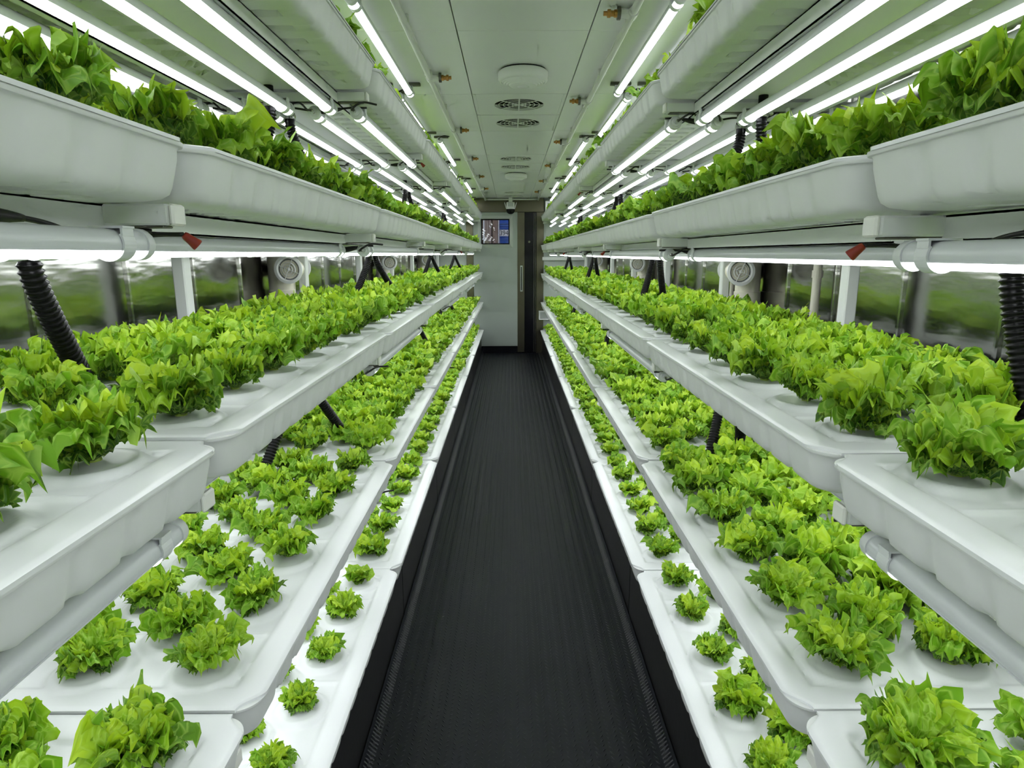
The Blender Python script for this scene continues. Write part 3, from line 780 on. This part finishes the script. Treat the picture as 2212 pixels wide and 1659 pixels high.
# fittings near the door
def shell_box(name, label, cat, x0, x1, y0, y1, z0, z1, mat, inner, t=0.012, open_face='front'):
    r = thing(name, label, cat, ((x0 + x1) / 2, (y0 + y1) / 2, z0))
    X, Y, Z = (x1 - x0) / 2, (y1 - y0) / 2, z1 - z0
    for (a0, a1, c0, c1, e0, e1, n_) in ((-X, X, -Y, Y, 0, t, 'base'), (-X, X, -Y, Y, Z - t, Z, 'top'), (-X, -X + t, -Y, Y, t, Z - t, 'side'), (X - t, X, -Y, Y, t, Z - t, 'side'), (-X + t, X - t, Y - t, Y, t, Z - t, 'back')):
        if open_face == 'top' and n_ == 'top': 
            MB().bbox(-X, X, -Y, -Y + t, t, Z, 0.002).obj('front', mat, r); continue
        MB().bbox(a0, a1, c0, c1, e0, e1, 0.002).obj(n_, mat, r)
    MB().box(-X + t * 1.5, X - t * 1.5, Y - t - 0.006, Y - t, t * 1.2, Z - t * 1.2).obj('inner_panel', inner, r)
    return r
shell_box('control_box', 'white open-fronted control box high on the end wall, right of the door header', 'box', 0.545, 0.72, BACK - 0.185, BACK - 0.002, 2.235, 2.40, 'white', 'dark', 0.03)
bm_ = thing('cable_trunking', 'white horizontal cable trunking on the end wall right of the door', 'trunking', (0.85, BACK - 0.03, 1.50))
MB().bbox(-0.34, 0.34, -0.03, 0.028, 0.0, 0.055, 0.004).obj('trunk', 'white', bm_)
MB().bbox(-0.34, 0.34, -0.034, -0.030, 0.012, 0.043, 0.001).obj('cover', 'white', bm_)
shell_box('supply_box', 'white open box on the end wall between the two lowest right shelves', 'box', 0.455, 0.70, BACK - 0.14, BACK - 0.014, 0.565, 0.70, 'white', 'wallgrey', 0.014)
sb = thing('socket_box', 'white electrical box on the left wall facing door, near the end wall', 'box', (ROOM_L + 0.055, 9.2, 1.50))
MB().bbox(-0.053, 0.05, -0.14, 0.14, 0, 0.11, 0.004).obj('body', 'white', sb)
MB().bbox(0.05, 0.056, -0.09, -0.06, 0.03, 0.08, 0.001).obj('switch', 'ink', sb)
MB().bbox(0.05, 0.056, -0.04, -0.01, 0.03, 0.08, 0.001).obj('switch', 'ink', sb)

# ------------------------------------------------------------------ lettuces
def leaf(rng, length, spread, th0, kappa, cup, az, nT, nS, lean=0.0, frill=1.0, zoff=0.0, rad0=0.006):
    t = np.linspace(-1, 1, nT)[None, :]; u_ = np.linspace(0.0, 1, nS)[:, None]; s_ = 1 - (1 - u_) ** 1.35
    phi = t * spread
    ph = rng.uniform(0, 6.28, 12)
    teeth = rng.uniform(6.5, 8.5)                      # teeth on each half of the margin
    w1 = np.abs(((t * teeth + 0.25 * np.sin(5 * t + ph[0]) + ph[1]) % 1.0) - 0.5) * 2
    tooth = w1 ** 2.4 * (0.85 + 0.4 * np.sin(9 * t + ph[2]))
    R = length * (1.0 - 0.20 * np.abs(t) ** 2.5) * (1 + 0.07 * np.sin(3 * t + ph[4]) + 0.06 * np.sin(6.1 * t + ph[5]))
    rho = s_ * R * (1 + 0.15 * (tooth - 0.28) * s_ ** 7)
    neck = 0.45 + 0.55 * np.clip(s_ / 0.55, 0, 1)      # narrower towards the foot
    along = rho * np.cos(phi * neck); across = rho * np.sin(phi * neck)
    f1, f2, f3 = rng.uniform(2.2, 3.2), rng.uniform(5.4, 7.4), rng.uniform(12, 15)
    wob = 0.9 * np.sin(2.3 * t + ph[6])
    fr = frill * length * (0.095 * s_ ** 1.8 * np.sin(math.pi * t * f1 + ph[7] + wob) + 0.100 * s_ ** 2.8 * np.sin(math.pi * t * f2 + ph[8] - wob) + 0.048 * s_ ** 5 * np.sin(math.pi * t * f3 + ph[9] + 2 * wob))
    # blistered blade
    fr = fr + length * np.clip(s_ * 2.2, 0, 1) * (0.046 * np.sin(along / length * 14 + ph[10] + 2 * t) * np.sin(across / length * 13 + ph[11])
         + 0.028 * np.sin(along / length * 27 + ph[3] + 5 * across / length) * np.sin(across / length * 24 + ph[0]))
    al = along * (1 + 0.0 * fr) - 0.25 * np.abs(fr) * s_ ** 3
    # midrib curve: upright at the foot, rolling outward and over towards the margin
    aa = np.linspace(-0.2, 1.6, 181); ac = np.clip(aa, 0, 1.35)
    tha = th0 - kappa * (0.45 * ac + 0.75 * ac ** 3)
    ra = np.concatenate([[0], np.cumsum(np.cos(0.5 * (tha[1:] + tha[:-1])) * 0.01)]); za = np.concatenate([[0], np.cumsum(np.sin(0.5 * (tha[1:] + tha[:-1])) * 0.01)])
    i0 = 20; ra -= ra[i0]; za -= za[i0]
    q_ = al / length
    rcoord = np.interp(q_, aa, ra) * length; zcoord = np.interp(q_, aa, za) * length; thl = np.interp(q_, aa, tha)
    rc = length * cup
    lat = rc * np.sin(across / rc); inw = rc * (1 - np.cos(across / rc))
    lat = lat + 0.45 * fr * np.cos(math.pi * t * f2 + ph[8]) * s_ ** 3
    nr, nz = -np.sin(thl), np.cos(thl)
    rad = rad0 + rcoord + nr * (fr + inw * 0.8); z = zoff + zcoord + nz * (fr + inw * 0.8)
    lat = lat + lean * rad
    c_, s2 = math.cos(az), math.sin(az)
    X = rad * c_ - lat * s2; Y = rad * s2 + lat * c_
    z = np.where(z < 0.004, 0.004 + 0.12 * (z - 0.004), z)
    V = np.stack([X, Y, z], -1).reshape(-1, 3)
    idx = np.arange(nS * nT).reshape(nS, nT)
    Fq = np.stack([idx[:-1, :-1], idx[:-1, 1:], idx[1:, 1:], idx[1:, :-1]], -1).reshape(-1, 4)
    UV = np.stack([np.broadcast_to(t * 0.5 + 0.5, (nS, nT)) + ph[0], np.broadcast_to(s_, (nS, nT))], -1).reshape(-1, 2)
    return V, Fq, UV
def head(seed, nT, nS, nl=(5, 6, 6)):
    rng = np.random.RandomState(seed); out = []
    az = rng.uniform(0, 6.28)
    for wi, n in enumerate(nl):
        for i in range(n):
            az += 2.39996 + rng.uniform(-.25, .25)
            if wi == 0: a = dict(length=rng.uniform(.050, .070), spread=rng.uniform(1.0, 1.35), th0=rng.uniform(.70, 1.10), kappa=rng.uniform(1.1, 1.8), cup=rng.uniform(.6, .9), age=rng.uniform(.66, 1.0), frill=.9)
            elif wi == 1: a = dict(length=rng.uniform(.078, .104), spread=rng.uniform(1.0, 1.25), th0=rng.uniform(1.05, 1.4), kappa=rng.uniform(1.5, 2.3), cup=rng.uniform(.55, .8), age=rng.uniform(.20, .66), frill=1.05)
            else: a = dict(length=rng.uniform(.066, .094), spread=rng.uniform(1.0, 1.25), th0=rng.uniform(1.3, 1.62), kappa=rng.uniform(1.4, 2.2), cup=rng.uniform(.5, .75), age=rng.uniform(-.05, .30), frill=1.25)
            age = a.pop('age')
            V, Fq, UV = leaf(rng, az=az, nT=nT, nS=nS, lean=rng.uniform(-.18, .18), rad0=(0.012, 0.008, 0.003)[wi], **a)
            out.append((V, Fq, UV, np.full(len(V), age)))
    return out
def np_mesh(name, parts, mat='leaf'):
    off = 0; Vs, Fs, Us, As = [], [], [], []
    for V, Fq, UV, A in parts:
        Vs.append(V); Fs.append(Fq + off); Us.append(UV); As.append(A); off += len(V)
    V = np.concatenate(Vs); Fq = np.concatenate(Fs); U = np.concatenate(Us); A = np.concatenate(As)
    me = bpy.data.meshes.new(name); me.vertices.add(len(V)); me.vertices.foreach_set('co', V.astype(np.float32).ravel())
    me.loops.add(Fq.size); me.loops.foreach_set('vertex_index', Fq.astype(np.int32).ravel())
    me.polygons.add(len(Fq)); me.polygons.foreach_set('loop_start', np.arange(0, Fq.size, 4, dtype=np.int32))
    try: me.polygons.foreach_set('loop_total', np.full(len(Fq), 4, dtype=np.int32))
    except Exception: pass
    me.polygons.foreach_set('use_smooth', np.ones(len(Fq), dtype=bool))
    uv = me.uv_layers.new(name='UVMap'); uv.data.foreach_set('uv', U[Fq.ravel()].astype(np.float32).ravel())
    at = me.attributes.new('age', 'FLOAT', 'POINT'); at.data.foreach_set('value', A.astype(np.float32))
    me.materials.append(M[mat]); me.update(calc_edges=True); me.validate(); return me
NV = 9
HI = [head(200 + v, 93, 13) for v in range(NV)]
HI_LEAF = [[np_mesh('leaf', [p]) for p in h] for h in HI]
MID = [np_mesh('curly_lettuce', head(200 + v, 49, 8, (5, 6, 5))) for v in range(NV)]
LOW = [head(300 + v, 15, 4, (4, 6, 5)) for v in range(8)]
# stub of stem in the planting hole, shared by the near heads
STEM = MB().lathe([(0.0, 0.012), (0.010, 0.010), (0.012, -0.004), (0.0, -0.004)], 10).mesh('stem', 'leaf', True)

def size_of(s, t, j):         # head diameter relative to a full-grown 0.19 m head
    if t == 0: return {0: 0.66, 1: 0.64 if s < 0 else 0.80, 2: 0.80, 3: 0.86}.get(j, 0.9)
    if t == 1: return {0: 0.90, 1: 0.80 if s < 0 else 1.04, 2: 0.95, 3: 0.98}.get(j, 1.0)
    if t == 2: return {0: 0.92, 1: 0.86}.get(j, 0.94)
    return 1.12 if j < 2 else 1.04
def project(x, y, z):
    v = Vector((x, y, z - CAMZ)); d = v.dot(f0)
    if d < 0.05: return None
    return 1106 + F_PX * v.dot(rr) / d, 829.5 - F_PX * v.dot(uu) / d, d
cands = []
for s in (-1, 1):
    for t in range(5):
        for j in range(NTRAY):
            z = TRAYZ[s, t, j]
            for (r, k, dx, dy) in SPOTS:
                if (t == 4 and r > 1) or (t == 3 and r > 2 and j > 1) or (t == 0 and r > 3): continue     # wholly hidden by the trays
                x = s * (EDGE[s] + dx); y = joint(j - 1) + 0.004 + dy
                rv = random.Random(((s + 2) * 7919 + t * 1013 + j * 131 + r * 17 + k))
                sc_ = size_of(s, t, j) * rv.uniform(0.88, 1.10)
                p = project(x, y, z + 0.06)
                vis = p is not None and -120 < p[0] < 2330 and -60 < p[1] < 1760
                depth_ok = {0: r <= 1, 1: r <= 3, 2: True, 3: r <= 1, 4: r == 0}[t]
                if t == 0 and j == 0: depth_ok = False
                cands.append(dict(s=s, t=t, j=j, r=r, k=k, x=x, y=y, z=z + 0.0020, sc=sc_, rz=rv.uniform(0, 6.28), v=rv.randrange(NV),
                                  score=(sc_ / p[2] if (vis and depth_ok) else 0.0), tilt=(rv.uniform(-.12, .12), rv.uniform(-.12, .12)), h=rv.uniform(1.0, 1.2) * (1.20 if t == 2 else 1.05)))
cands.sort(key=lambda c: -c['score'])
stuff = []
nper = {r: (6 if r % 2 == 0 else 5) for r in range(5)}
for i, c in enumerate(cands):
    if c['score'] > 0 and i < 300:
        order = nper[c['r']] - 1 - c['k']           # counted from the door
        lb = 'curly lettuce, %s rack facing door, %s shelf, %s tray from door, %s in %s' % (SIDE[c['s']], ORD[c['t']], ORD[NTRAY - 1 - c['j']], ORD[order], ROWN[c['r']])
        near = c['score'] > 0.40
        if near:
            o = ob('curly_lettuce', None, None); 
            for lm in HI_LEAF[c['v']]: ob('leaf', lm, o)
            ob('stem', STEM, o)
        else:
            o = ob('curly_lettuce', MID[c['v']], None)
        tag(o, lb, 'lettuce', 'green curly lettuces in the grow trays')
        o.location = (c['x'], c['y'], c['z']); o.rotation_euler = (c['tilt'][0] * .6, c['tilt'][1] * .6, c['rz']); o.scale = (c['sc'], c['sc'], c['sc'] * c['h'])
    else:
        rng = c['v'] % 8; cc, ss = math.cos(c['rz']), math.sin(c['rz'])
        for V, Fq, UV, A in LOW[rng]:
            P = V * c['sc'] * 1.04; Q = np.stack([P[:, 0] * cc - P[:, 1] * ss + c['x'], P[:, 0] * ss + P[:, 1] * cc + c['y'], P[:, 2] * c['h'] + c['z']], -1)
            stuff.append((Q, Fq, UV, A))
far = ob('lettuce_crop', np_mesh('lettuce_crop', stuff)); tag(far, 'mass of small green curly lettuces filling the trays towards the door', 'lettuces', kind='stuff')
